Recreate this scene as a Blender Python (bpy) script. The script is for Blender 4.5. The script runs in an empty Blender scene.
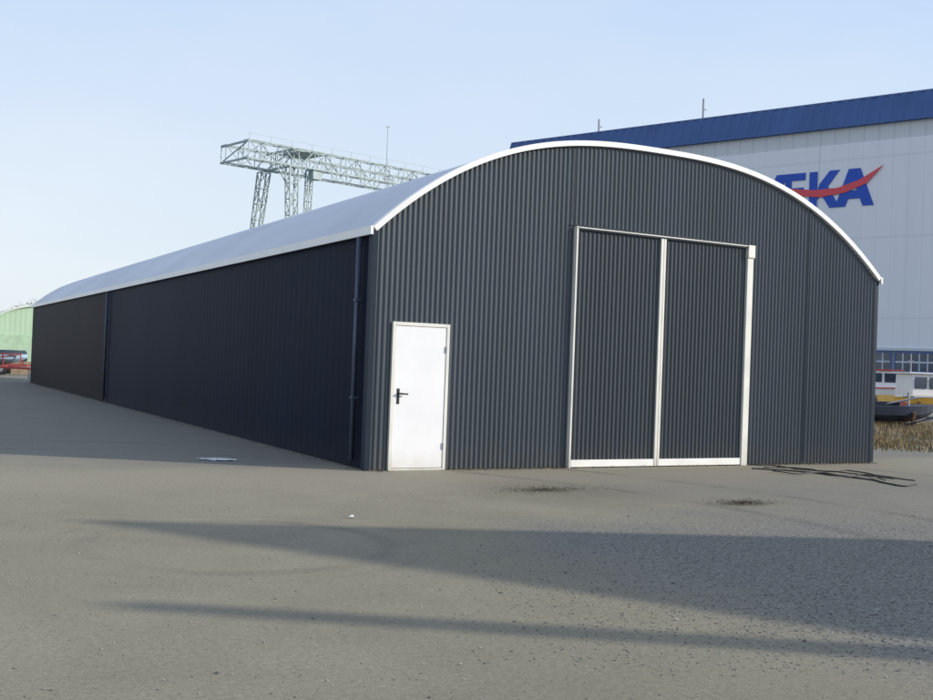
import bpy, math, random
import numpy as np
from mathutils import Matrix, Vector
random.seed(7); rng=np.random.default_rng(5)
sc=bpy.context.scene; COL=bpy.context.collection
V=Vector; R=math.radians
# ---------------------------------------------------------------- camera
CP=V((-6.1136,-14.0484,1.5595)); YAW,PIT,ROL,FPX=.4997,.0126,.0372,1083.142
fw=V((math.sin(YAW)*math.cos(PIT),math.cos(YAW)*math.cos(PIT),math.sin(PIT)))
rt0=V((math.cos(YAW),-math.sin(YAW),0)); up0=rt0.cross(fw)
rt=rt0*math.cos(ROL)+up0*math.sin(ROL); up=-rt0*math.sin(ROL)+up0*math.cos(ROL)
cam=bpy.data.objects.new('camera',bpy.data.cameras.new('camera')); COL.objects.link(cam); sc.camera=cam
cam.matrix_world=Matrix([[rt.x,up.x,-fw.x,CP.x],[rt.y,up.y,-fw.y,CP.y],[rt.z,up.z,-fw.z,CP.z],[0,0,0,1]])
cam.data.lens=36*FPX/933; cam.data.clip_end=6000
def ray(x,y): return fw+rt*((x-466.5)/FPX)-up*((y-350)/FPX)
def G(x,y,z=0.0):
    d=ray(x,y); return CP+d*((z-CP.z)/d.z)
def AT(x,D,z=0.0):
    """ground point in the picture column x at depth D"""
    q=CP+ray(x,364)*D; return V((q.x,q.y,z))
# ---------------------------------------------------------------- helpers
def tag(o,label=None,cat=None,group=None,kind=None):
    if label: o['label']=label
    if cat: o['category']=cat
    if group: o['group']=group
    if kind: o['kind']=kind
    return o
def empty(name,loc,rz=0,label=None,cat=None,group=None):
    o=bpy.data.objects.new(name,None); COL.objects.link(o); o.location=loc; o.rotation_euler=(0,0,rz)
    return tag(o,label,cat,group)
class MB:
    def __init__(s): s.v=[]; s.f=[]; s.mi=[]
    def add(s,vs,fs):
        n=len(s.v); s.v+= [tuple(q) for q in vs]; s.f+=[tuple(i+n for i in f) for f in fs]; return s
    def box(s,x0,x1,y0,y1,z0,z1):
        return s.add([(x0,y0,z0),(x1,y0,z0),(x1,y1,z0),(x0,y1,z0),(x0,y0,z1),(x1,y0,z1),(x1,y1,z1),(x0,y1,z1)],
          [(0,3,2,1),(4,5,6,7),(0,1,5,4),(1,2,6,5),(2,3,7,6),(3,0,4,7)])
    def bar(s,a,b,w,h=None):
        a=V(a);b=V(b);h=h or w; d=(b-a).normalized(); ref=V((0,0,1)) if abs(d.z)<.95 else V((1,0,0))
        x=d.cross(ref).normalized()*(w/2); y=x.cross(d).normalized()*(h/2)
        vs=[a-x-y,a+x-y,a+x+y,a-x+y,b-x-y,b+x-y,b+x+y,b-x+y]
        return s.add(vs,[(0,3,2,1),(4,5,6,7),(0,1,5,4),(1,2,6,5),(2,3,7,6),(3,0,4,7)])
    def tube(s,pts,rad,n=8,cap=True):
        pts=[V(q) for q in pts]; rads=rad if isinstance(rad,(list,tuple)) else [rad]*len(pts); vs=[];fs=[]
        for i,q in enumerate(pts):
            d=(pts[min(i+1,len(pts)-1)]-pts[max(i-1,0)]).normalized(); ref=V((0,0,1)) if abs(d.z)<.95 else V((1,0,0))
            x=d.cross(ref).normalized(); y=x.cross(d)
            for k in range(n):
                a=2*math.pi*k/n; vs.append(q+x*math.cos(a)*rads[i]+y*math.sin(a)*rads[i])
        for i in range(len(pts)-1):
            for k in range(n): fs.append((i*n+k,i*n+(k+1)%n,(i+1)*n+(k+1)%n,(i+1)*n+k))
        if cap: fs+=[tuple(range(n))[::-1],tuple((len(pts)-1)*n+k for k in range(n))]
        return s.add(vs,fs)
    def prism(s,poly,y0,y1):
        """polygon in x,z extruded in y"""
        n=len(poly); vs=[(x,y0,z) for x,z in poly]+[(x,y1,z) for x,z in poly]
        return s.add(vs,[tuple(range(n)),tuple(range(2*n-1,n-1,-1))]+[(i,i+n,(i+1)%n+n,(i+1)%n) for i in range(n)])
    def build(s,name,mat,parent=None,smooth=False,bevel=0):
        me=bpy.data.meshes.new(name); me.from_pydata(s.v,[],s.f); me.materials.append(mat); me.update()
        if smooth:
            for q in me.polygons: q.use_smooth=True
        o=bpy.data.objects.new(name,me); COL.objects.link(o)
        if parent: o.parent=parent
        if bevel:
            b=o.modifiers.new('bevel','BEVEL'); b.width=bevel; b.segments=2; b.limit_method='ANGLE'
        return o
# ---------------------------------------------------------------- materials
def newmat(name):
    m=bpy.data.materials.new(name); m.use_nodes=True; return m,m.node_tree,m.node_tree.nodes['Principled BSDF']
def nd(t,typ,**k):
    n=t.nodes.new(typ)
    for a,b in k.items():
        if a in n.inputs: n.inputs[a].default_value=b
        else: setattr(n,a,b)
    return n
def mat(name,col,rough=.5,metal=0,var=.12,scale=3,stretch=(1,1,1),bump=0,bscale=60,spec=.5,dirt=None,dirth=.1):
    """procedural material: colour varied by stretched noise, optional dirt near the foot"""
    m,t,b=newmat(name); L=t.links
    tc=nd(t,'ShaderNodeTexCoord'); mp=nd(t,'ShaderNodeMapping'); mp.inputs['Scale'].default_value=stretch; L.new(tc.outputs['Object'],mp.inputs[0])
    n=nd(t,'ShaderNodeTexNoise'); n.inputs['Scale'].default_value=scale; n.inputs['Detail'].default_value=6; L.new(mp.outputs[0],n.inputs[0])
    cr=nd(t,'ShaderNodeValToRGB'); e=cr.color_ramp.elements; e[0].position=.3; e[1].position=.7
    e[0].color=(*[c*(1-var) for c in col],1); e[1].color=(*[min(1,c*(1+var)) for c in col],1)
    L.new(n.outputs[0],cr.inputs[0]); out=cr.outputs[0]
    if dirt:
        sx=nd(t,'ShaderNodeSeparateXYZ'); L.new(tc.outputs['Object'],sx.inputs[0])
        n2=nd(t,'ShaderNodeTexNoise'); n2.inputs['Scale'].default_value=4; n2.inputs['Detail'].default_value=8; L.new(tc.outputs['Object'],n2.inputs[0])
        mm=nd(t,'ShaderNodeMath',operation='MULTIPLY_ADD'); L.new(n2.outputs[0],mm.inputs[0]); mm.inputs[1].default_value=-.7; L.new(sx.outputs[2],mm.inputs[2])
        mr=nd(t,'ShaderNodeMapRange'); L.new(mm.outputs[0],mr.inputs[0]); mr.inputs[1].default_value=-.45; mr.inputs[2].default_value=dirth; mr.inputs[3].default_value=.6; mr.inputs[4].default_value=0
        mx=nd(t,'ShaderNodeMix',data_type='RGBA'); L.new(mr.outputs[0],mx.inputs[0]); L.new(out,mx.inputs[6]); mx.inputs[7].default_value=(*dirt,1); out=mx.outputs[2]
    L.new(out,b.inputs['Base Color'])
    b.inputs['Roughness'].default_value=rough; b.inputs['Metallic'].default_value=metal; b.inputs['Specular IOR Level'].default_value=spec
    if bump:
        nb=nd(t,'ShaderNodeTexNoise'); nb.inputs['Scale'].default_value=bscale; nb.inputs['Detail'].default_value=4; L.new(mp.outputs[0],nb.inputs[0])
        bp=nd(t,'ShaderNodeBump'); bp.inputs['Strength'].default_value=bump; bp.inputs['Distance'].default_value=.01; L.new(nb.outputs[0],bp.inputs['Height']); L.new(bp.outputs[0],b.inputs['Normal'])
    return m
M=dict(
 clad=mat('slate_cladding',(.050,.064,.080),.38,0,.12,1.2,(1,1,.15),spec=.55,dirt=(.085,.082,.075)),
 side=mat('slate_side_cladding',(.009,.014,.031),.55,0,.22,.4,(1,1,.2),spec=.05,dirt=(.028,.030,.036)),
 side_reflect=mat('slate_side_reflection_tint',(.018,.015,.020),.55,0,.18,.4,(1,1,.2),spec=.05,dirt=(.03,.028,.03)),  # warmer base colour stands in for a reddish reflection on the far section
 trimdark=mat('dark_flashing',(.020,.030,.045),.45,0,.08,2,spec=.15),
 pipe=mat('grey_blue_pipe',(.065,.083,.12),.4,0,.08,2,spec=.3),
 leaf=mat('door_cladding',(.039,.050,.062),.42,0,.12,1.2,(1,1,.15),spec=.45,dirt=(.075,.072,.064)),
 white=mat('white_coated_steel',(.82,.82,.80),.35,0,.04,2),
 cream=mat('cream_trim',(.72,.71,.65),.4,0,.08,3,dirt=(.45,.42,.35),dirth=.02),
 railwhite=mat('white_bottom_rail',(.80,.79,.75),.4,0,.08,3),
 doorwhite=mat('white_door_paint',(.82,.82,.83),.35,0,.03,2,dirt=(.6,.57,.5),dirth=.0),
 roof=mat('galvanised_roof',(.50,.525,.57),.42,.1,.10,.5,(1,.6,1)),
 black=mat('black_plastic',(.015,.015,.017),.4),
 steel=mat('grey_steel',(.35,.36,.38),.4,.5),
 concrete=mat('dark_footing',(.10,.10,.095),.85,0,.25,3,bump=.4),
)
# ---------------------------------------------------------------- world + sun
EL=R(22); SA=V((.826,-.563,0)).normalized()      # horizontal direction towards the sun
w=bpy.data.worlds.new('World'); sc.world=w; w.use_nodes=True; t=w.node_tree; bg=t.nodes['Background']
sk=nd(t,'ShaderNodeTexSky'); sk.sky_type='NISHITA'; sk.sun_disc=False; sk.sun_elevation=EL; sk.sun_rotation=math.atan2(SA.x,SA.y)
sk.dust_density=.6; sk.air_density=1.0; sk.ozone_density=1.5
tc=nd(t,'ShaderNodeTexCoord'); sx=nd(t,'ShaderNodeSeparateXYZ'); t.links.new(tc.outputs['Generated'],sx.inputs[0])
hz=nd(t,'ShaderNodeValToRGB'); e=hz.color_ramp.elements
e[0].position=0; e[0].color=(.70,.77,.82,1); e[1].position=.6; e[1].color=(.40,.54,.84,1)
a=hz.color_ramp.elements.new(.12); a.color=(.67,.77,.88,1); a=hz.color_ramp.elements.new(.32); a.color=(.54,.69,.92,1)
t.links.new(sx.outputs[2],hz.inputs[0])
mp=nd(t,'ShaderNodeMapping'); mp.inputs['Scale'].default_value=(1,1,3.2); mp.inputs['Rotation'].default_value=(.2,.1,.4); t.links.new(tc.outputs['Generated'],mp.inputs[0])
cn=nd(t,'ShaderNodeTexNoise'); cn.inputs['Scale'].default_value=2.0; cn.inputs['Detail'].default_value=5; cn.inputs['Roughness'].default_value=.45; t.links.new(mp.outputs[0],cn.inputs[0])
cr=nd(t,'ShaderNodeMapRange'); cr.inputs[1].default_value=.36; cr.inputs[2].default_value=.72; cr.inputs[3].default_value=0; cr.inputs[4].default_value=.65; t.links.new(cn.outputs[0],cr.inputs[0])
mx=nd(t,'ShaderNodeMix',data_type='RGBA'); t.links.new(cr.outputs[0],mx.inputs[0]); t.links.new(hz.outputs[0],mx.inputs[6]); mx.inputs[7].default_value=(.78,.83,.90,1)
sc10=nd(t,'ShaderNodeVectorMath',operation='SCALE'); sc10.inputs['Scale'].default_value=8.2; t.links.new(mx.outputs[2],sc10.inputs[0])
ad=nd(t,'ShaderNodeMix',data_type='RGBA'); ad.inputs[0].default_value=.84; t.links.new(sk.outputs[0],ad.inputs[6]); t.links.new(sc10.outputs[0],ad.inputs[7])
t.links.new(ad.outputs[2],bg.inputs[0]); bg.inputs[1].default_value=.138
sd=bpy.data.objects.new('sun',bpy.data.lights.new('sun','SUN')); COL.objects.link(sd); sd.data.energy=4.4; sd.data.angle=R(.7); sd.data.color=(1,.93,.83)
sv=V((SA.x*math.cos(EL),SA.y*math.cos(EL),math.sin(EL))); sd.rotation_euler=sv.to_track_quat('Z','Y').to_euler()
# ---------------------------------------------------------------- ground
m,t,b=newmat('yard_surface'); Lk=t.links
tc=nd(t,'ShaderNodeTexCoord'); P=tc.outputs['Object']
def noise(s,det=6,ro=.6,vec=P):
    n=nd(t,'ShaderNodeTexNoise'); n.inputs['Scale'].default_value=s; n.inputs['Detail'].default_value=det; n.inputs['Roughness'].default_value=ro; Lk.new(vec,n.inputs[0]); return n.outputs[0]
def rng_(v,a,b_,c=0,d=1):
    n=nd(t,'ShaderNodeMapRange'); Lk.new(v,n.inputs[0]); n.inputs[1].default_value=a; n.inputs[2].default_value=b_; n.inputs[3].default_value=c; n.inputs[4].default_value=d; return n.outputs[0]
def mixc(f,a,b_,mode='MIX'):
    n=nd(t,'ShaderNodeMix',data_type='RGBA'); n.blend_type=mode
    if hasattr(f,'type'): Lk.new(f,n.inputs[0])
    else: n.inputs[0].default_value=f
    for i,q in ((6,a),(7,b_)):
        if isinstance(q,tuple): n.inputs[i].default_value=(*q,1)
        else: Lk.new(q,n.inputs[i])
    return n.outputs[2]
def math_(op,a,b_=0.0,c=None):
    n=nd(t,'ShaderNodeMath',operation=op)
    for i,q in enumerate((a,b_,c)):
        if q is None: continue
        if isinstance(q,(int,float)): n.inputs[i].default_value=q
        else: Lk.new(q,n.inputs[i])
    return n.outputs[0]
big=noise(.22,5); mid=noise(1.3,7); fine=noise(28,5,.7); vfine=noise(110,3,.7)
col=mixc(rng_(big,.35,.68),(.212,.19,.137),(.262,.236,.172))
col=mixc(rng_(mid,.42,.72,0,.45),col,(.165,.15,.115))
def axis(px0,px1):
    """signed distance across the ground line through two points"""
    a,b_=px0,px1; d=(b_-a).normalized(); nrm=V((-d.y,d.x,0))
    n=nd(t,'ShaderNodeVectorMath',operation='DOT_PRODUCT'); Lk.new(P,n.inputs[0]); n.inputs[1].default_value=nrm
    return math_('SUBTRACT',n.outputs['Value'],nrm.dot(a))
wn=math_('SUBTRACT',noise(.55,6),.5); wob=math_('MULTIPLY',wn,4.5); wob2=math_('MULTIPLY',wn,3.0)
da=math_('ADD',axis(G(933,508),G(440,516)),wob2)
db=math_('ADD',axis(G(440,520),G(900,672)),wob2)
gm=math_('MULTIPLY',rng_(da,-.4,1.2),rng_(db,-.3,.9))
gcol=mixc(rng_(noise(22,6,.75),.42,.6),(.118,.113,.10),(.225,.216,.192))
col=mixc(math_('MULTIPLY',gm,.85),col,gcol)
dl=math_('ADD',axis(G(0,470),G(330,490)),wob)
col=mixc(rng_(dl,-.5,2.5,0,.6),col,(.17,.165,.15)) 
sx=nd(t,'ShaderNodeSeparateXYZ'); Lk.new(P,sx.inputs[0])
fy=math_('ADD',sx.outputs[1],math_('MULTIPLY',wob,.35))
sm=math_('MULTIPLY',rng_(fy,-3.2,-.8),rng_(fy,.4,1.2,1,0))
col=mixc(math_('MULTIPLY',sm,.7),col,(.275,.245,.18))
def ring(c,rad,wd,amt):
    global col
    n=nd(t,'ShaderNodeVectorMath',operation='DISTANCE'); Lk.new(P,n.inputs[0]); n.inputs[1].default_value=c
    d=math_('ABSOLUTE',math_('SUBTRACT',math_('ADD',n.outputs['Value'],math_('MULTIPLY',wob,.02)),rad))
    k=math_('MULTIPLY',rng_(d,wd*.5,wd,amt,0),rng_(noise(.45,4),.44,.58))
    col=mixc(k,col,(.095,.090,.078))
tcn=G(215,545); ring(tcn+V((.2,0,0)),1.25,.12,.38); ring(tcn+V((.2,0,0)),1.55,.05,.28); ring(G(-200,560),9.2,.14,.4); ring(G(-200,560),10.9,.14,.4); ring(G(-900,640),19.0,.14,.4); ring(G(-900,640),20.7,.14,.35)
# faint wide stain in front of the big doors
n=nd(t,'ShaderNodeVectorMath',operation='DISTANCE'); Lk.new(P,n.inputs[0]); n.inputs[1].default_value=G(560,491)
col=mixc(rng_(math_('ADD',n.outputs['Value'],math_('MULTIPLY',wob,.4)),.4,1.7,.38,0),col,(.12,.108,.08))
def cells(scale,amt_l,amt_d,mask=None):
    global col
    vo=nd(t,'ShaderNodeTexVoronoi'); vo.inputs['Scale'].default_value=scale; Lk.new(P,vo.inputs[0])
    sp=nd(t,'ShaderNodeSeparateColor'); Lk.new(vo.outputs['Color'],sp.inputs[0])
    for ch,c_,am in ((0,(.44,.42,.37),amt_l),(1,(.055,.053,.05),amt_d)):
        k=math_('MULTIPLY',rng_(vo.outputs['Distance'],.18,.36,am,0),rng_(sp.outputs[ch],.68,.92))
        if mask is not None: k=math_('MULTIPLY',k,mask)
        col=mixc(k,col,c_)
cells(95,.32,.4); cells(34,.55,.65,gm)
sp2=mixc(.45,col,mixc(rng_(fine,.3,.7),(.32,.32,.32),(.78,.78,.78)),'OVERLAY')
sp3=mixc(.45,sp2,mixc(rng_(vfine,.32,.68),(.27,.27,.27),(.82,.82,.82)),'OVERLAY')
Lk.new(sp3,b.inputs['Base Color']); b.inputs['Roughness'].default_value=.92; b.inputs['Specular IOR Level'].default_value=.2
hh=math_('ADD',math_('MULTIPLY',fine,.5),math_('ADD',math_('MULTIPLY',vfine,.2),math_('MULTIPLY',noise(6,4),.5)))
bp=nd(t,'ShaderNodeBump'); Lk.new(rng_(gm,0,1,.26,.5),bp.inputs['Strength']); bp.inputs['Distance'].default_value=.016; Lk.new(hh,bp.inputs['Height']); Lk.new(bp.outputs[0],b.inputs['Normal'])
gr=MB().add([(-2500,-2500,0),(2500,-2500,0),(2500,2500,0),(-2500,2500,0)],[(0,1,2,3)]).build('ground',m); gr['kind']='structure'
# ---------------------------------------------------------------- the long arched shed
W,H,LEN,S=10.188,3.41,37.52,19.56; D1,D2=.328,1.243; G1,G2,GH,GM=3.391,7.033,3.74,5.10
RISE=1.70; OV=.04; EO=.065
def arc(x,W=W,H=H,rise=RISE,n=None):
    tt=(x-W/2)/(W/2)
    if n is None: n=2.80 if tt<0 else 2.60
    if abs(tt)<=1: return H+EO+rise*(1-abs(tt)**n)
    return H+EO-(abs(tt)-1)*(W/2)*.9
def corr(mb,s0,s1,zb,zt,P3,pitch=.14,depth=.028,wave=False):
    """profiled sheet between s0 and s1; P3(s,out,z) maps to space"""
    if wave:
        N=6; k0=int(s0/pitch*N)-1; k1=int(s1/pitch*N)+2; br=[k*pitch/N for k in range(k0,k1)]
        hgt=lambda s:.5-.5*math.cos(2*math.pi*s/pitch)
    else:
        k=int(math.floor(s0/pitch))-1; br=[]
        while k*pitch<s1+pitch:
            o=k*pitch; br+=[o,o+.36*pitch,o+.5*pitch,o+.86*pitch]; k+=1
        def hgt(s):
            q=(s/pitch)%1
            return 0 if q<.36 else (q-.36)/.14 if q<.5 else 1 if q<.86 else 1-(q-.86)/.14
    ss=[s0]+[a for a in br if s0+1e-4<a<s1-1e-4]+[s1]; vs=[]
    for s in ss:
        o=hgt(s)*depth; vs+=[P3(s,o,zb(s)),P3(s,o,zt(s))]
    mb.add(vs,[(2*i,2*i+2,2*i+3,2*i+1) for i in range(len(ss)-1)])
shed=empty('arched_shed',(0,0,0),0,'long dark slate corrugated shed with pale arched roof and white trimmed doors','shed')
front=lambda s,o,z:(s,-o-.002,z)
FP,FD=.082,.024
fb=MB(); c0=lambda s:.012; top=lambda s:arc(s)-.04
for a,b_,zb in ((.055,D1,c0),(D1,D2,lambda s:2.11),(D2,G1,c0),(G1,G2,lambda s:GH-.05),(G2,W-.06,c0)): corr(fb,a,b_,zb,top,front,FP,FD,True)
fb.build('front_wall',M['clad'],shed)
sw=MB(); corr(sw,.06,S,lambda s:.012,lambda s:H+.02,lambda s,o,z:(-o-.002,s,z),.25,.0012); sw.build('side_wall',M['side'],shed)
sw=MB(); corr(sw,S,LEN-.02,lambda s:.012,lambda s:H+.02,lambda s,o,z:(-o-.002,s,z),.25,.0012); tag(sw.build('side_wall',M['side_reflect'],shed),'far section of the long side wall, reddish reflection put into its colour')
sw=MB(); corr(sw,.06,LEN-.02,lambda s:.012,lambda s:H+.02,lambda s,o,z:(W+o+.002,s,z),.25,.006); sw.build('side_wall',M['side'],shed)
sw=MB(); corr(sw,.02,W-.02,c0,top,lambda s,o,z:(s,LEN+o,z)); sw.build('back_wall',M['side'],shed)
MB().box(.01,G1-.02,.004,.1,0,.05).box(G2+.02,W-.01,.004,.1,0,.05).box(.004,.1,.1,LEN-.01,0,.05).box(W-.1,W-.004,.1,LEN-.01,0,.05).build('footing',M['concrete'],shed)
rb=MB(); xs=[-OV,0]+[W*(.5-.5*math.cos(math.pi*i/60)) for i in range(1,60)]+[W,W+OV]; ys=[]; yy=-.02
while yy<LEN+.1:
    ys+=[(yy,0),(yy+.09,0),(yy+.12,.005),(yy+.21,.005)]; yy+=.25
vs=[(x,y,arc(x)-.03+o) for y,o in ys for x in xs]; n=len(xs)
rb.add(vs,[(i*n+j,i*n+j+1,(i+1)*n+j+1,(i+1)*n+j) for i in range(len(ys)-1) for j in range(n-1)]); roof=rb.build('roof',M['roof'],shed)
def arch_band(y0,y1,wd):
    mb=MB(); X=[-OV]+[W*(.5-.5*math.cos(math.pi*i/72)) for i in range(0,73)]+[W+OV]; o=[];i_=[]
    for x in X:
        tx=V((.002,0,arc(x+.001)-arc(x-.001))).normalized(); nn=V((-tx.z,0,tx.x))
        o.append(V((x,0,arc(x)))); i_.append(V((x,0,arc(x)))-nn*wd)
    N=len(X); vs=[(q.x,y0,q.z) for q in o]+[(q.x,y0,q.z) for q in i_]+[(q.x,y1,q.z) for q in o]+[(q.x,y1,q.z) for q in i_]
    fs=[]
    for k in range(N-1):
        fs+=[(N+k,N+k+1,k+1,k),(k,k+1,2*N+k+1,2*N+k),(2*N+k,2*N+k+1,3*N+k+1,3*N+k),(3*N+k,3*N+k+1,N+k+1,N+k)]
    fs+=[(0,2*N,3*N,N),(N-1,2*N-1,4*N-1,3*N-1)]
    return mb.add(vs,fs)
arch_band(-.08,.05,.080).build('arch_trim',M['white'],shed)
arch_band(LEN+.02,LEN+.12,.080).build('arch_trim',M['white'],shed)
MB().box(-.085,-.042,-.08,LEN+.12,H-.085,H+.035).build('eave_trim',M['white'],shed)
MB().box(W+.042,W+.085,-.08,LEN+.12,H-.085,H+.035).build('eave_trim',M['white'],shed)
MB().box(-.042,-.008,-.0,LEN+.02,H-.08,H-.05).build('soffit',M['trimdark'],shed)
MB().box(-.028,.058,-.030,.0,.012,H+.0).box(-.028,-.004,0,.10,.012,H-.09).build('corner_flashing',M['trimdark'],shed)
MB().box(W-.06,W+.03,-.030,.0,.012,H+.0).box(W+.004,W+.03,0,.10,.012,H-.09).build('corner_flashing',M['trimdark'],shed)
for yy in (.36,S):
    dp=MB().tube([(-.065,yy,H-.09),(-.065,yy,.12),(-.11,yy,.05)],.038,10).build('downpipe',M['pipe'],shed,True)
    for z in (1.0,2.4): MB().box(-.108,-.005,yy-.042,yy+.042,z,z+.03).build('bracket',M['pipe'],dp)
for x in (3.36,8.42):
    MB().box(x-.010,x+.010,-.033,-.026,.05 if x>8 else GH+.12,arc(x)-.09).build('sheet_joint',M['trimdark'],shed)
MB().box(G1-.1,G2+.12,-.036,-.027,GH+.035,GH+.05).build('head_flashing',M['trimdark'],shed)
# personnel door
fr=MB().box(D1,D1+.05,-.055,.02,.0,2.12).box(D2-.05,D2,-.055,.02,0,2.12).box(D1+.05,D2-.05,-.055,.02,2.07,2.12).box(D1+.05,D2-.05,-.05,.02,0,.03)
fr.build('door_frame',M['cream'],shed,bevel=.004)
dr=MB().box(D1+.054,D2-.054,-.045,-.005,.036,2.064).build('door',M['doorwhite'],shed,bevel=.004)
MB().box(D1+.10,D1+.14,-.052,-.0455,.95,1.17).build('lock_plate',M['black'],dr)
MB().tube([(D1+.12,-.05,1.10),(D1+.12,-.10,1.10)],.011,8).tube([(D1+.115,-.10,1.10),(D1+.25,-.10,1.095)],.012,8).build('handle',M['black'],dr,True)
for z in (.35,1.75): MB().tube([(D2-.052,-.058,z-.045),(D2-.052,-.058,z+.045)],.010,8).build('hinge',M['steel'],dr)
# sliding doors
MB().box(G1-.02,G2+.02,.03,.06,.0,GH).build('reveal_panel',M['black'],shed)
for a,b_ in ((G1+.045,GM-.045),(GM+.045,G2-.12)):
    mb=MB(); corr(mb,a,b_,lambda s:.12,lambda s:GH-.03,lambda s,o,z:(s,-.045-o*.9,z),FP,FD,True); lf=mb.build('sliding_door',M['leaf'],shed)
    MB().box(a-.01,b_+.01,-.088,-.03,.015,.125).build('bottom_rail',M['railwhite'],lf,bevel=.004)
    st=(GM-.055,GM-.004) if a<GM-1 else (GM+.004,GM+.048)
    MB().box(st[0],st[1],-.095,-.03,.013,GH-.03).build('meeting_stile',M['cream'],lf,bevel=.004)
MB().box(G1-.01,G1+.022,-.097,.0,0,GH+.02).build('door_post',M['cream'],shed,bevel=.004)
MB().box(G2-.125,G2+.005,-.105,.0,0,GH-.2).build('door_post',M['cream'],shed,bevel=.004)
MB().box(G2-.130,G2+.02,-.125,.0,GH-.195,GH+.02).build('track_end_box',M['cream'],shed,bevel=.005)
MB().box(G1+.024,G2-.132,-.11,.0,GH-.004,GH+.012).build('top_track',M['cream'],shed)
MB().box(G1+.024,G2-.132,-.10,-.088,GH-.03,GH-.006).build('track_lip',M['trimdark'],shed)
# ---------------------------------------------------------------- shipyard hall on the right
ang=YAW-R(50.2); A=V((math.sin(ang),math.cos(ang),0))      # along the wall, away from the camera
P0=CP+ray(933,400)*80; P0.z=0
HX=-A; HY=V((-HX.y,HX.x,0)); rz=math.atan2(HX.y,HX.x)
def hp_(x,y):
    d=ray(x,y); k=(P0-CP).dot(HY)/d.dot(HY); q=CP+d*k; return (q-P0).dot(HX),q.z
hall=empty('shipyard_hall',P0,rz,'huge white clad shipyard hall with dark blue roof band and blue lettering','hall')
s_end=hp_(510,141)[0]; s_r=28
z_top=hp_(933,88)[1]; z_b1=hp_(933,118)[1]; z_b2=hp_(933,135)[1]
DEP=45
m,t,b=newmat('hall_white_cladding'); Lk=t.links; tc=nd(t,'ShaderNodeTexCoord'); P=tc.outputs['Object']
sx=nd(t,'ShaderNodeSeparateXYZ'); Lk.new(P,sx.inputs[0])
def lines(ax,step,wd):
    q=math_('FRACT',math_('DIVIDE',sx.outputs[ax],step)); return rng_(math_('ABSOLUTE',math_('SUBTRACT',q,.5)),.5-wd/step,.5-wd/step*.3)
base=mixc(rng_(noise(.15,5),.3,.7),(.74,.76,.79),(.79,.80,.82))
stv=nd(t,'ShaderNodeMapping'); stv.inputs['Scale'].default_value=(1.2,1.2,.05); Lk.new(P,stv.inputs[0])
base=mixc(rng_(noise(1,6,.6,stv.outputs[0]),.45,.75,0,.35),base,(.64,.66,.70))
base=mixc(math_('MULTIPLY',lines(0,1.15,.05),.18),base,(.50,.53,.58))
base=mixc(math_('MULTIPLY',lines(2,6.2,.10),.3),base,(.50,.53,.58))
base=mixc(math_('MULTIPLY',lines(0,9.2,.10),.4),base,(.45,.48,.54))
Lk.new(base,b.inputs['Base Color']); b.inputs['Roughness'].default_value=.6; b.inputs['Specular IOR Level'].default_value=.2
HW=m
M['hallgrey']=mat('pale_grey_band',(.55,.59,.62),.5,0,.08,.3,(1,1,.2))
M['blueroof']=mat('blue_roof_sheet',(.055,.11,.265),.6,0,.12,.3,spec=.3)
M['blue']=mat('sign_blue',(.035,.095,.46),.45,0,.06,.5,spec=.2); M['red']=mat('sign_red',(.66,.06,.08),.4,0,.06,.5)
M['glass']=mat('dark_glass',(.05,.07,.10),.12,0,.4,.8,spec=.8); M['blueframe']=mat('blue_frame',(.07,.12,.30),.45)
M['mull']=mat('pale_mullion',(.50,.55,.63),.45)
M['plinth']=mat('hall_plinth',(.30,.33,.38),.7,0,.15,.6)
zw0=hp_(903,373)[1]; zw1=hp_(903,351)[1]
MB().box(s_end,s_r,0,DEP,zw1,z_b2).build('wall',HW,hall)
MB().box(s_end,s_r,.05,DEP-.05,0,zw1).build('lower_wall',M['plinth'],hall)
m,t,b=newmat('translucent_sheet'); Lk=t.links; tc=nd(t,'ShaderNodeTexCoord'); P=tc.outputs['Object']; sx=nd(t,'ShaderNodeSeparateXYZ'); Lk.new(P,sx.inputs[0])
base=mixc(rng_(noise(.4,5),.3,.7),(.54,.57,.59),(.62,.64,.66)); base=mixc(math_('MULTIPLY',lines(0,1.15,.09),.6),base,(.40,.44,.50)); base=mixc(math_('MULTIPLY',lines(0,.3,.04),.25),base,(.42,.46,.50))
Lk.new(base,b.inputs['Base Color']); b.inputs['Roughness'].default_value=.45
MB().box(s_end,s_r,.12,DEP-.1,z_b2,z_b1).build('translucent_band',m,hall)
bb=MB(); corr(bb,s_end-.3,s_r,lambda s:0,lambda s:1,lambda s,o,z:(s,-.25-o+z*.9,z_b1+(z_top-z_b1)*z),.9,.07)
bb.add([(s_end-.3,-.25,z_b1),(s_r,-.25,z_b1),(s_r,.12,z_b1),(s_end-.3,.12,z_b1)],[(0,1,2,3)])
bb.add([(s_end-.3,.65,z_top),(s_r,.65,z_top),(s_r,DEP/2,z_top+.4),(s_end-.3,DEP/2,z_top+.4),(s_r,DEP,z_b1),(s_end-.3,DEP,z_b1),(s_end-.3,-.25,z_b1),(s_r,-.25,z_b1)],[(0,1,2,3),(3,2,4,5),(0,3,5,6),(1,7,4,2)])
bb.build('roof',M['blueroof'],hall)
MB().box(s_end-.3,s_r,.60,.80,z_top,z_top+.12).build('roof_edge_trim',M['blueframe'],hall)
MB().box(s_end,s_r,-.12,.0,zw1+.02,zw1+.22).build('sill_band',M['hallgrey'],hall)
s_=-19.4
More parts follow.
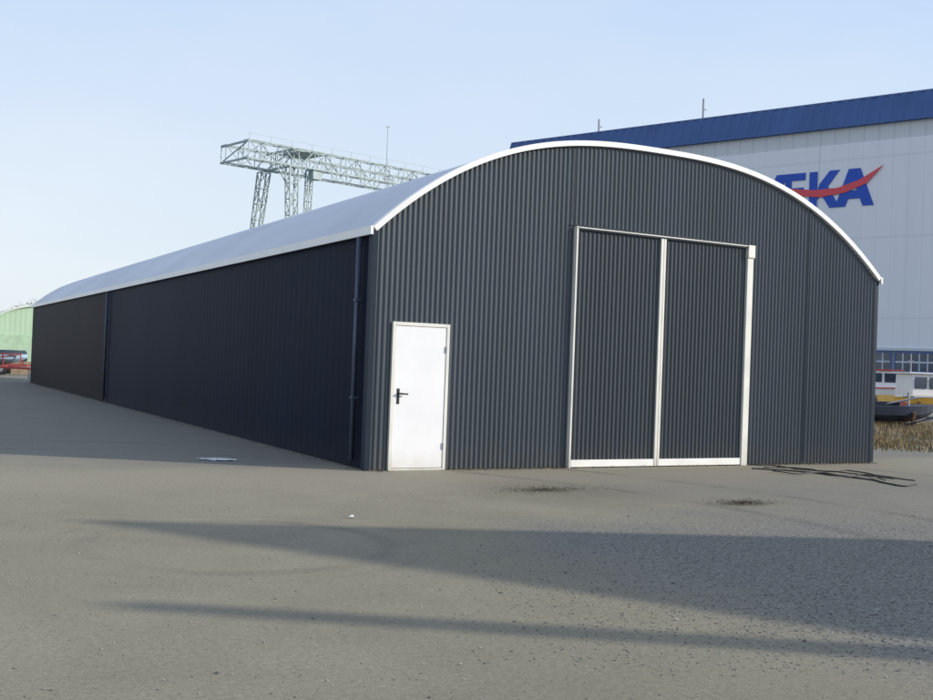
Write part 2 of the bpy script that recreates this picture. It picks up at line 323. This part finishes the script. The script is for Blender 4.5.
while s_<14:
    wf=MB(); wf.box(s_,s_+3.1,-.04,.05,zw0,zw0+.16).box(s_,s_+3.1,-.04,.05,zw1-.16,zw1); 
    for k in (0,5): wf.box(s_+k*.6,s_+k*.6+.10,-.045,.05,zw0+.16,zw1-.16)
    wo=wf.build('window',M['blueframe'],hall)
    mu=MB().box(s_+.1,s_+3.0,-.035,.05,(zw0+zw1)/2-.06,(zw0+zw1)/2+.06)
    for k in range(1,5): mu.box(s_+k*.6,s_+k*.6+.09,-.04,.05,zw0+.16,zw1-.16)
    mu.build('glazing_bars',M['mull'],wo)
    MB().box(s_+.05,s_+3.05,.0,.045,zw0+.05,zw1-.05).build('pane',M['glass'],wo); s_+=3.3
sA1,zb_=hp_(873,205)
LH=hp_(862,168)[1]-zb_
def letter(name,polys,s0,wd,y=-.06):
    mb=MB()
    for i,pl in enumerate(polys): mb.prism([(s0+px*wd,zb_+py*LH) for px,py in pl],y-.004*i,-.002)
    return mb.build(name,M['blue'],hall)
def span(a,b_): return hp_(a,200)[0],hp_(b_,200)[0]-hp_(a,200)[0]
sA,wA=span(835,874); sK,wK=span(809,838); sE,wE=span(785,805); sV,wV=span(744,788)
letter('letter_a',[[(0,0),(.27,0),(.64,1),(.34,1)],[(.34,1.0),(.64,1.0),(1.0,0),(.72,0)],[(.26,.20),(.82,.20),(.74,.42),(.30,.42)]],sA,wA)
letter('letter_k',[[(0,0),(.28,0),(.28,1),(0,1)],[(.25,.38),(.36,.66),(.70,1),(1.04,1),(.46,.38),(.25,.20)],[(.36,.58),(.56,.70),(1.06,0),(.72,0),(.32,.5)]],sK,wK)
letter('letter_e',[[(0,0),(.32,0),(.32,1),(0,1)],[(.28,.80),(1,.80),(1,1),(.28,1)],[(.28,.42),(.92,.42),(.92,.60),(.28,.60)],[(.28,0),(1,0),(1,.20),(.28,.20)]],sE,wE)
letter('letter_v',[[(0,1),(.26,1),(.62,0),(.38,0)],[(.38,.001),(.62,.001),(1,1),(.74,1)]],sV,wV)
up_=[(740,177),(770,185.5),(790,189),(815,190.5),(838,188),(860,180),(884,165)]; lo=[(867,183.5),(845,193),(820,197.5),(795,196),(768,191)]
MB().prism([hp_(*q) for q in up_+lo],-.13,-.08).build('red_swoosh',M['red'],hall)
for px,py0,py1,lab in ((697,97,118,'short thin antenna on the blue roof edge, right of the two'),(592,118,131,'short thin antenna on the blue roof edge, left of the two')):
    s_,z_=hp_(px,py0); q=P0+HX*s_+HY*1.2; zz=z_top+.02
    t_=MB().tube([(0,0,0),(0,0,z_-zz+.1)],.09,6).tube([(0,0,(z_-zz)*.55),(.35,0,(z_-zz)*.55)],.05,5)
    tag(t_.build('antenna',M['steel']),lab,'antenna','antennas on the hall roof').location=(q.x,q.y,zz)
# ---------------------------------------------------------------- gantry crane
M['crane']=mat('crane_paint',(.34,.42,.42),.5,0,.2,.6,spec=.3)
ca=YAW+R(48); CX=V((math.sin(ca),math.cos(ca),0)); N0=CP+ray(249,139)*130; ztop=N0.z
crz=math.atan2(CX.y,CX.x); crane=empty('gantry_crane',(N0.x,N0.y,0),crz,'pale grey green lattice gantry crane rising behind the shed roof','crane')
def lattice(mb,a,b,wa,wb,ha,hb,n,th,thd):
    a=V(a);b=V(b);d=(b-a).normalized()
    if abs(d.z)<.5: x=V((0,1,0)); y=V((0,0,1))
    else: x=V((1,0,0)); y=V((0,1,0))
    def cs(k):
        q=k/n; c=a.lerp(b,q); ww=wa+(wb-wa)*q; h=ha+(hb-ha)*q
        return [c+x*i*ww/2+y*j*h/2 for i,j in ((-1,-1),(1,-1),(1,1),(-1,1))]
    prev=cs(0)
    for k in range(4): mb.bar(prev[k],prev[(k+1)%4],thd)
    for s in range(1,n+1):
        cur=cs(s)
        for k in range(4):
            mb.bar(prev[k],cur[k],th); mb.bar(cur[k],cur[(k+1)%4],thd)
            mb.bar(prev[k],cur[(k+1)%4],thd) if s%2 else mb.bar(prev[(k+1)%4],cur[k],thd)
        prev=cur
GL=62; Hh=2.2; zc=ztop-Hh/2
for y in (.6,6.0):
    mb=MB(); lattice(mb,(0,y,zc),(GL,y,zc),1.1,1.1,Hh,Hh,26,.16,.09); mb.build('girder',M['crane'],crane)
LX=6.4
for x in (0,LX,30,54,GL):
    MB().bar((x,.0,ztop-.15),(x,6.6,ztop-.15),.22,.22).bar((x,0,ztop-Hh),(x,6.6,ztop-Hh),.22,.22).bar((x,.6,ztop-.3),(x,6,ztop-Hh+.2),.12).build('cross_beam',M['crane'],crane)
for x in (LX,54):
    for y,yb in ((.3,-1.0),(6.9,11.5)):
        mb=MB(); lattice(mb,(x,y,ztop-Hh-.2),(x,yb,1.0),1.3,.8,1.0,.7,12,.15,.09)
        if y<1:
            for sx_ in (-1,1): mb.bar((x+sx_*.6,y,ztop-Hh-2.6),(x+sx_*2.4,y,ztop-Hh),.12)
            lattice(mb,(x+2.6,y,ztop-Hh-.2),(x+1.2,yb,1.0),.7,.5,.7,.5,12,.11,.07)
        lg=mb.build('leg',M['crane'],crane)
        MB().box(x-1.6,x+1.6,yb-.45,yb+.45,.05,1.0).build('bogie',M['crane'],lg)
    MB().bar((x,-1.0,3.2),(x,11.2,3.2),.35).build('tie_beam',M['crane'],crane)
MB().box(8.9,10.2,-.7,.3,ztop-Hh-1.4,ztop-Hh-.3).box(8.7,10.4,-.9,.5,ztop-Hh-.3,ztop-Hh-.15).build('cabin',M['crane'],crane)
MB().box(8.0,12.0,1.4,5.2,ztop+.02,ztop+.25).box(9.4,10.6,2.2,4.4,ztop+.25,ztop+.6).build('trolley',M['crane'],crane)
rl=MB()
for x in range(0,GL,3): rl.bar((x,-.1,ztop+.05),(x,-.1,ztop+.75),.04)
rl.bar((0,-.1,ztop+.75),(GL,-.1,ztop+.75),.04); rl.build('walkway_rail',M['crane'],crane)
q=AT(379,115); tag(MB().tube([(0,0,0),(0,0,26.4)],[.10,.04],6).box(-.2,.2,-.08,.08,26.4,26.5).build('slender_mast',mat('pale_mast',(.5,.53,.56),.5)),'very thin tall mast beside the crane girder above the shed roof','mast').location=q
# ---------------------------------------------------------------- green arched shed far left
M['green']=mat('pale_green_sheet',(.46,.62,.44),.6,0,.08,.6,(1,1,.3),spec=.2); M['greenroof']=mat('weathered_roof',(.60,.66,.58),.5,0,.12,.5)
q=AT(44,68); gs=empty('green_shed',q,0,'pale green arched shed with thin pale edge beyond the far end of the long shed','shed')
GW=10.4; ga=lambda x:arc(x,GW,1.25,2.95,2.2)
mb=MB(); corr(mb,0.0,GW,lambda s:0,lambda s:ga(s)-.03,lambda s,o,z:(s-GW/2,-o,z),.3,.005); mb.build('front_wall',M['green'],gs)
X=[GW*(.5-.5*math.cos(math.pi*i/40)) for i in range(41)]
mb=MB(); n=len(X); mb.add([(x-GW/2,y,ga(x)) for y in (-.15,25) for x in X],[(j,j+1,n+j+1,n+j) for j in range(n-1)]); mb.build('roof',M['greenroof'],gs)
mb=MB(); mb.add([(x-GW/2,-.17,ga(x)+.03) for x in X]+[(x-GW/2,-.17,ga(x)-.10) for x in X]+[(x-GW/2,.0,ga(x)+.03) for x in X],[(n+j,n+j+1,j+1,j) for j in range(n-1)]+[(j,j+1,2*n+j+1,2*n+j) for j in range(n-1)]); mb.build('arch_trim',M['greenroof'],gs)
MB().box(-GW/2,-GW/2+.05,0,25,0,1.3).build('side_wall',M['green'],gs)
MB().box(-3.1,-.5,-.08,-.03,0,2.3).build('door',mat('green_door',(.40,.55,.38),.6),gs)
# ---------------------------------------------------------------- trees
M['bark']=mat('bark',(.15,.13,.11),.9); M['leaf1']=mat('hazed_winter_foliage',(.16,.16,.13),.9,0,.5,.8)  # foliage colour lightened to stand in for distance haze
def tree(name,loc,h,cr_,label,seed):
    rd=random.Random(seed); root=empty(name,loc,0,label,'tree','trees behind the green shed'); tk=MB(); tips=[]
    tk.tube([(0,0,0),(.1,0,h*.3),(0,.1,h*.62)],[.22,.16,.08],7)
    for k in range(11):
        a=k*2.4; z0=h*(.28+.035*k); ln=cr_*(1.0-.045*k)*rd.uniform(.7,1.1); e_=V((math.cos(a)*ln,math.sin(a)*ln,z0+h*rd.uniform(.12,.3)))
        mid_=V((e_.x*.45,e_.y*.45,z0+(e_.z-z0)*.4)); tk.tube([(0,0,z0),mid_,e_],[.07,.05,.02],5); tips+=[mid_,e_]
        for j in range(3):
            t2=e_+V((rd.uniform(-.6,.6),rd.uniform(-.6,.6),rd.uniform(.1,.6))); tk.tube([mid_.lerp(e_,.5),t2],[.025,.01],4); tips.append(t2)
    tk.build('trunk',M['bark'],root,True); lv=MB()
    for tp in tips:
        for j in range(90):
            c=tp+V((rd.gauss(0,.36),rd.gauss(0,.36),rd.gauss(0,.26))); s=rd.uniform(.06,.13); a=V((rd.uniform(-1,1),rd.uniform(-1,1),rd.uniform(-1,1))).normalized()*s; b2=V((rd.uniform(-1,1),rd.uniform(-1,1),rd.uniform(-1,1))).normalized()*s
            lv.add([c-a,c+b2,c+a],[(0,1,2)])
    lv.build('crown',M['leaf1'],root); return root
tree('leafy_tree',AT(27,108),6.4,2.0,'small dark tree showing just above the green arched roof, nearest the long shed',1)
tree('leafy_tree',AT(-8,118),5.2,2.0,'small dark tree behind the green arched roof at the left picture edge',2)
tree('leafy_tree',AT(-50,112),5.6,2.4,'small dark tree just outside the left picture edge',3)
# ---------------------------------------------------------------- boats and trailers
M['redp']=mat('red_paint',(.30,.06,.055),.6,0,.25,2); M['redtrim']=mat('red_trim',(.48,.07,.05),.5); M['rubber']=mat('rubber',(.02,.02,.02),.8); M['boatwhite']=mat('boat_white',(.72,.73,.73),.35,0,.05,1)
M['yellow']=mat('boat_yellow',(.75,.43,.07),.45,0,.12,1); M['navy']=mat('dark_hull',(.03,.04,.065),.5,0,.2,1); M['brown']=mat('brown_wood',(.16,.09,.05),.6,0,.2,2); M['paleblue']=mat('pale_blue_paint',(.35,.48,.60),.5)
def hull(L_,B,h,tr=.75):
    mb=MB(); secs=[]; N=14
    for i in range(N+1):
        q=i/N; hb=B/2*(tr+(1-tr)*min(1,q/.35))*(1 if q<.55 else math.sqrt(max(0.0004,1-((q-.55)/.45)**2.0))); x=-L_/2+L_*q
        kz=0.0 if q<.7 else ((q-.7)/.3)**2*h*.75; sh=h*(1+.22*q*q)
        secs.append([(x,-hb,sh),(x,-hb*.92,kz+(sh-kz)*.45),(x,-hb*.45,kz+(sh-kz)*.08),(x,0,kz),(x,hb*.45,kz+(sh-kz)*.08),(x,hb*.92,kz+(sh-kz)*.45),(x,hb,sh)])
    vs=[v for s in secs for v in s]; fs=[]
    for i in range(N):
        for j in range(6): fs.append((i*7+j,(i+1)*7+j,(i+1)*7+j+1,i*7+j+1))
    fs+=[(i*7,i*7+6,(i+1)*7+6,(i+1)*7) for i in range(N)]; fs.append(tuple(range(7))); return mb.add(vs,fs)
def boat(loc,rz,L_,B,h,mh,md,mc,label,cab=(-.15,.22),ch=1.0,bz=.35,name='motor_boat',nw=3):
    b_=empty(name,loc,rz,label,'boat')
    hl=hull(L_,B,h).build('hull',mh,b_,False); hl.location.z=bz
    rr=MB()
    for sg in (-1,1): rr.bar((-L_/2,sg*B/2*.78,bz+h*1.0),(-L_*.12,sg*B/2*1.01,bz+h*1.03),.07).bar((-L_*.12,sg*B/2*1.01,bz+h*1.03),(L_*.12,sg*B/2*1.0,bz+h*1.09),.07).bar((L_*.12,sg*B/2,bz+h*1.09),(L_*.5,0,bz+h*1.24),.07)
    rr.build('rub_rail',md,b_)
    x0,x1=cab[0]*L_,cab[1]*L_; z0=bz+h*.98; cw=B*.36
    mb=MB(); mb.add([(x0,-cw,z0),(x1+.25,-cw,z0),(x1+.25,cw,z0),(x0,cw,z0),(x0,-cw*.92,z0+ch),(x1-.15,-cw*.92,z0+ch),(x1-.15,cw*.92,z0+ch),(x0,cw*.92,z0+ch)],[(0,3,2,1),(4,5,6,7),(0,1,5,4),(1,2,6,5),(2,3,7,6),(3,0,4,7)])
    cb=mb.build('cabin',mc,b_,bevel=.03)
    MB().box(x0-.15,x1+.05,-cw-.05,cw+.05,z0+ch,z0+ch+.07).build('cabin_roof',md,cb,bevel=.02)
    ww=(x1-x0-.3)/nw
    for k in range(nw):
        for sg in (-1,1):
            yb=sg*(cw*.975+.014); MB().box(x0+.1+k*ww,x0+.1+k*ww+ww*.82,min(yb,yb+sg*.01),max(yb,yb+sg*.01),z0+ch*.36,z0+ch*.86).build('window',M['glass'],cb)
    MB().add([(x1+.12,-cw*.8,z0+ch*.42),(x1+.12,cw*.8,z0+ch*.42),(x1-.06,cw*.8,z0+ch*.88),(x1-.06,-cw*.8,z0+ch*.88)],[(0,1,2,3)]).build('windscreen',M['glass'],cb)
    MB().tube([(x0+.3,0,z0+ch+.07),(x0+.3,0,z0+ch+.75)],.022,6).bar((x0+.3,-.2,z0+ch+.55),(x0+.3,.2,z0+ch+.55),.03).build('mast',M['steel'],cb)
    rl=MB()
    for k in range(4): rl.tube([(L_*(.25+.07*k),-B*.30*(1-.25*k),bz+h*1.12),(L_*(.25+.07*k),-B*.30*(1-.25*k),bz+h*1.12+.4)],.02,5)
    rl.tube([(L_*(.25+.07*k),-B*.30*(1-.25*k),bz+h*1.12+.4) for k in range(4)],.02,5); rl.build('bow_rail',M['steel'],b_)
    return b_
def cradle(loc,rz,L_,B,label,bz=.35):
    mb=MB()
    for x in (-L_*.3,L_*.2): mb.box(x-.12,x+.12,-B*.45,B*.45,0,bz-.05).bar((x,-B*.44,0),(x,-B*.52,bz+.35),.1).bar((x,B*.44,0),(x,B*.52,bz+.35),.1)
    mb.box(-L_*.35,L_*.25,-.1,.1,bz-.06,bz-.01)
    c=mb.build('boat_cradle',M['brown']); c.location=loc; c.rotation_euler=(0,0,rz); return tag(c,label,'cradle')
VR=-YAW
q=AT(938,46); boat(q,VR+.12,4.6,2.0,.55,M['yellow'],M['boatwhite'],M['boatwhite'],'yellow hulled motor boat with white wheelhouse at the right picture edge',(-.33,.16),.95,.34,nw=3); cradle(q,VR+.12,4.6,2.0,'low brown cradle under the yellow hulled motor boat',.34)
q=AT(890,58); boat(q,VR-.2,4.6,2.0,.62,M['boatwhite'],M['redtrim'],M['boatwhite'],'white motor boat with red trim and dark windows beside the right corner of the shed',(-.26,.12),.95,.45,nw=2); cradle(q,VR-.2,4.6,2.0,'low brown cradle under the white motor boat',.45)
q=AT(884,36); bw=empty('work_barge',q,VR+.12,'low dark steel work boat with raised pointed bow lying in front of the motor boats','boat')
hl=hull(3.6,1.5,.50,tr=.9).build('hull',M['navy'],bw); hl.location.z=.16
MB().box(-1.2,.4,-.35,.35,.66,.82).build('hatch',M['trimdark'],bw)
MB().tube([(-.2,-.3,.72),(1.0,-.5,1.0)],.03,6).build('tiller',M['steel'],bw)
MB().tube([(.9,0,.6),(.9,0,1.15)],.04,6).tube([(.7,0,1.02),(1.1,0,1.02)],.03,6).build('bollard',M['steel'],bw)
MB().tube([(.62,-.2,.72),(.62,.2,.72)],.14,12).build('winch_drum',M['redp'],bw)
cradle(q,VR+.12,3.6,1.4,'low brown blocks under the dark work boat',.16)
q=AT(915,35); pl=MB()
for k in range(5): pl.tube([(-.9+.1*k,-.6+.08*k,.05+.0*k),(2.2,.0+.1*k,.75+.03*k)],.022,6)
pl.bar((2.0,.25,0),(2.0,.25,.75),.08).bar((1.9,-.1,.72),(2.1,.6,.72),.06)
o=tag(pl.build('pipe_rack',M['trimdark']),'loose dark pipes leaning on a small rack beside the dark work boat','pipes'); o.location=q; o.rotation_euler=(0,0,VR)
def trailer(loc,rz,label,ml):
    tr=empty('boat_trailer',loc,rz,label,'trailer','red trailers by the green shed'); f_=MB()
    f_.bar((-2.2,-.7,.55),(1.2,-.7,.55),.08,.12).bar((-2.2,.7,.55),(1.2,.7,.55),.08,.12).bar((1.2,-.7,.55),(2.9,0,.5),.08,.1).bar((1.2,.7,.55),(2.9,0,.5),.08,.1)
    for x in (-2.1,-.9,.3,1.2): f_.bar((x,-.7,.58),(x,.7,.58),.07)
    for x in (-2.1,.9):
        for y in (-.7,.7): f_.bar((x,y,.6),(x,y,1.2),.06)
    f_.bar((-2.1,-.7,1.17),(.9,-.7,1.17),.05).bar((-2.1,-.7,.7),(.9,-.7,1.15),.04); f_.build('frame',ml,tr)
    for x in (-.9,-.1):
        for y in (-.85,.85):
            wl=MB().tube([(x,y-.09,.34),(x,y+.09,.34)],.34,18).build('wheel',M['rubber'],tr); MB().tube([(x,y-.1,.34),(x,y+.1,.34)],.17,12).build('rim',M['steel'],wl)
    MB().tube([(2.75,0,.0),(2.75,0,.6)],.04,6).build('jockey_stand',M['steel'],tr)
    return tr
q=AT(4,60); trailer(q,VR+.3,'red framed boat trailer at the left picture edge, the one carrying a dinghy',M['redp'])
dd=hull(3.0,1.3,.42).build('dinghy',M['paleblue']); tag(dd,'small pale blue open dinghy resting on the red boat trailer','boat'); dd.location=q+V((-.3,0,.66)); dd.rotation_euler=(0,0,VR+.3)
q=AT(-22,54); trailer(q,VR-.15,'empty red trailer at the left edge, nearer than the dinghy trailer',M['redp'])
M['wood']=mat('pallet_wood',(.24,.18,.12),.85,0,.25,4)
q=AT(19,63); pr=empty('pallet_stack',q,.2,'stack of weathered wooden pallets near the far end of the long shed','pallets')
for k in range(5):
    mb=MB(); z=k*.145
    for j in range(5): mb.box(-.6,.6,-.5+j*.22,-.5+j*.22+.12,z+.115,z+.138)
    for j in (-.5,-.05,.38): mb.box(-.6,.6,j,j+.1,z,z+.113)
    mb.build('pallet',M['wood'],pr)
q=AT(12,64.5); dm=empty('fuel_tank',q,.4,'small dark oil tank on legs between the trailers and the green shed','tank')
MB().tube([(-.8,0,.95),(-.74,0,.95),(.74,0,.95),(.8,0,.95)],[.3,.42,.42,.3],18).build('tank_body',M['navy'],dm,True)
for x in (-.55,.55):
    for y in (-.3,.3): MB().bar((x,y,0),(x,y*.7,.65),.07).build('leg',M['redp'],dm)
# ---------------------------------------------------------------- unseen casters added outside the frame on the right, shaped to shadow the yard
tanE=math.tan(EL); T=G(95,521); Q=G(933,640); U=G(933,541); sp_=V((-SA.y,SA.x,0))
if sp_.dot(Q-T)<0: sp_=-sp_
B0=T+SA*20
def sh(q): d=q-T; return d.dot(sp_),max((20-d.dot(SA))*tanE,.8)
kk,h2=sh(Q); ku,hu=sh(U); h1=20*tanE
ax=math.atan2(sp_.y,sp_.x); sn=1 if V((-sp_.y,sp_.x,0)).dot(SA)>0 else -1
lt=empty('gabled_shadow_caster',B0,ax,'tall unseen gabled shadow caster added outside the right picture edge','shed'); dd_=sn*9  # unseen block, profile worked back from the wanted shadow outline
MB().prism([(ku,0),(kk,0),(kk,h2),(0,h1),(ku,hu)],min(0,dd_),max(0,dd_)).build('wall',M['clad'],lt)
y0,y1=(min(0,dd_)-.05,max(0,dd_)+.05)
for (xa,za),(xb,zb2) in (((0,h1),(kk,h2)),((ku,hu),(0,h1))):
    MB().prism([(xa,za+.01),(xb,zb2+.01),(xb,zb2+.08),(xa,za+.08)],y0,y1).build('roof',M['roof'],lt)
T=G(125,605); q=T+SA*17
lp=empty('shadow_mast',q,math.atan2(SA.y,SA.x),'thick unseen steel mast added outside the right picture edge for its shadow','mast')  # unseen pole, placed so its shadow makes the thin strip on the yard
MB().tube([(0,0,0),(0,0,17*tanE)],[.28,.13],12).build('pole',M['steel'],lp,True); MB().box(-.35,.35,-.35,.35,0,.08).build('base_plate',M['steel'],lp)
# ---------------------------------------------------------------- loose things on the ground
def stone_mesh(mb,c,s,rd):
    d=[V((1,0,0)),V((-1,0,0)),V((0,1,0)),V((0,-1,0)),V((0,0,1)),V((0,0,-1))]; a=rd.uniform(0,6.3); ca_,sa_=math.cos(a),math.sin(a); vs=[]
    for q in d:
        k=rd.uniform(.6,1.15); x,y,z=q.x*k*s,q.y*k*s*.8,q.z*k*s*.55; vs.append((c[0]+x*ca_-y*sa_,c[1]+x*sa_+y*ca_,c[2]+z))
    mb.add(vs,[(0,2,4),(2,1,4),(1,3,4),(3,0,4),(2,0,5),(1,2,5),(3,1,5),(0,3,5)])
rd=random.Random(11); s1=MB(); s2=MB()
for k in range(11000):
    if rd.random()<.92: px,py=rd.triangular(450,1000,920),rd.triangular(505,680,560)
    else: px,py=rd.uniform(-40,980),rd.uniform(480,740)
    q=G(px,py); 
    if q.y>-.15 and q.x>-.2: continue
    sz=rd.choice((.004,.005,.006,.007,.009,.011)) 
    if rd.random()<.005: sz=rd.uniform(.014,.022)
    stone_mesh(s1 if rd.random()<.5 else s2,(q.x,q.y,sz*.25),sz,rd)
M['st1']=mat('pale_stone',(.31,.295,.25),.9,0,.35,40); M['st2']=mat('dark_stone',(.15,.145,.13),.9,0,.35,40)
tag(s1.build('loose_gravel',M['st1']),'pale loose gravel strewn over the yard','gravel',kind='stuff')
tag(s2.build('loose_gravel',M['st2']),'dark loose gravel strewn over the yard','gravel',kind='stuff')
M['weed']=mat('dead_weed',(.13,.11,.075),.95,0,.4,5)
for (px,py),rx,ry,lab in (((545,490),1.0,.5,'dark flattened patch of dead weeds on the gravel left of the sliding doors'),((745,503),.6,.36,'small dark patch of dead weeds on the gravel below the sliding doors')):
    mb=MB(); q=G(px,py)
    for k in range(1500):
        a=rd.uniform(0,6.28); rr_=abs(rd.gauss(0,.45)); c=V((math.cos(a)*rx*rr_,math.sin(a)*ry*rr_,.004)); d=V((rd.uniform(-1,1),rd.uniform(-1,1),rd.uniform(0,.3))).normalized()*rd.uniform(.02,.06); e_=V((-d.y,d.x,0)).normalized()*.005
        mb.add([c-e_,c+e_,c+d],[(0,1,2)])
    tag(mb.build('dead_weeds',M['weed']),lab,'weeds',kind='stuff').location=(q.x,q.y,0)
hm=mat('black_hose',(.03,.03,.03),.6)
HS=(((752,468),(790,470),(830,474),(870,479),(900,485),(917,484)),'long thin black hose by the gable foot, the one nearest the camera'),\
   (((750,465),(775,466),(800,470),(835,472),(866,476),(893,479)),'thin black hose by the gable foot, second from the camera'),\
   (((762,466.5),(800,467.5),(828,471),(850,470),(880,475),(915,480)),'thin black hose wandering across the two beside it at the gable foot'),\
   (((772,471),(795,474),(822,473),(846,477),(868,475),(886,481)),'short thin black hose snaking between the longer ones at the gable foot')
for i,(pp,lab) in enumerate(HS):
    ps=[G(x,y,.02) for x,y in pp]; sm_=[]
    for k in range(len(ps)-1):
        a,b2,c,d=ps[max(k-1,0)],ps[k],ps[k+1],ps[min(k+2,len(ps)-1)]
        for j in range(8):
            u_=j/8; sm_.append(.5*((2*b2)+(c-a)*u_+(2*a-5*b2+4*c-d)*u_*u_+(3*b2-a-3*c+d)*u_**3))
    sm_.append(ps[-1]); sm_=[V((v.x+.02*math.sin(j*1.1+i),v.y+.03*math.sin(j*.7+i*2),.011+.017*(i%2))) for j,v in enumerate(sm_)]
    tag(MB().tube(sm_,(.012,.010,.009,.009)[i],8).build('rubber_hose',hm,None,True),lab,'hose','hoses on the ground')
q=G(218,460); mb=MB(); n=12; 
for i in range(n):
    for j in range(6): mb.v.append(((i/(n-1)-.5)*.55+rd.uniform(-.03,.03),(j/5-.5)*.34*(1-1.2*abs(i/(n-1)-.5))+rd.uniform(-.02,.02),.006+rd.random()*.014))
mb.f=[(i*6+j,(i+1)*6+j,(i+1)*6+j+1,i*6+j+1) for i in range(n-1) for j in range(5)]
o=tag(mb.build('plastic_scrap',M['boatwhite']),'flat crumpled white plastic scrap on the shaded ground beside the long wall','litter'); o.location=(q.x,q.y,0); o.rotation_euler=(0,0,VR)
q=G(352,518); mb=MB()
stone_mesh(mb,(0,0,.015),.04,rd); o=tag(mb.build('pale_stone',M['boatwhite']),'small white stone lying alone on the yard in front of the door','stone'); o.location=q
mb=MB()
for k in range(3200):
    if rd.random()<.6: x,y=rd.uniform(.0,W),-.06-abs(rd.gauss(0,.07))
    else: x,y=-.05-abs(rd.gauss(0,.07)),rd.uniform(0,LEN)
    if G1-.1<x<G2+.1 and y<0 and rd.random()<.7: continue
    if D1<x<D2 and y<0: continue
    d=V((rd.uniform(-1,1),rd.uniform(-1,1),rd.uniform(.1,.8))).normalized()*rd.uniform(.02,.07); e_=V((-d.y,d.x,0)).normalized()*.005
    c=V((x,y,0)); mb.add([c-e_,c+e_,c+d],[(0,1,2)])
tag(mb.build('wall_foot_weeds',M['weed']),'sparse dead weeds along the foot of the walls','weeds',kind='stuff')
M['straw']=mat('dry_grass',(.29,.21,.10),.9,0,.45,1.5)
M['grassg']=mat('dull_grass',(.14,.125,.065),.9,0,.4,1.5)
for mm,cnt,sd_,hh_,lab in ((M['straw'],19000,1,.22,'dry golden brown grass beside the right corner of the shed'),(M['grassg'],12000,2,.18,'short dull green grass among the dry grass')):
    r2=random.Random(sd_); mb=MB()
    for k in range(cnt):
        D_=r2.uniform(23.3,40); px=r2.uniform(835,1150); q=AT(px,D_)
        if q.x<W+.8: continue
        edge=min(1,(D_-23.2)/1.5)
        if r2.random()>edge*(.55+.45*math.sin(q.x*1.7)*math.cos(q.y*1.3)): continue
        hgt_=hh_*r2.uniform(.4,1.1)*edge; a=r2.uniform(0,6.28); ln=V((math.cos(a)*.35,math.sin(a)*.35,1))*hgt_; e_=V((-math.sin(a),math.cos(a),0))*.012
        mb.add([q-e_,q+e_,q+ln],[(0,1,2)])
    tag(mb.build('dry_grass' if sd_==1 else 'short_grass',mm),lab,'grass',kind='stuff')
sc.view_settings.view_transform='Standard'; sc.view_settings.look='None'; sc.view_settings.exposure=0
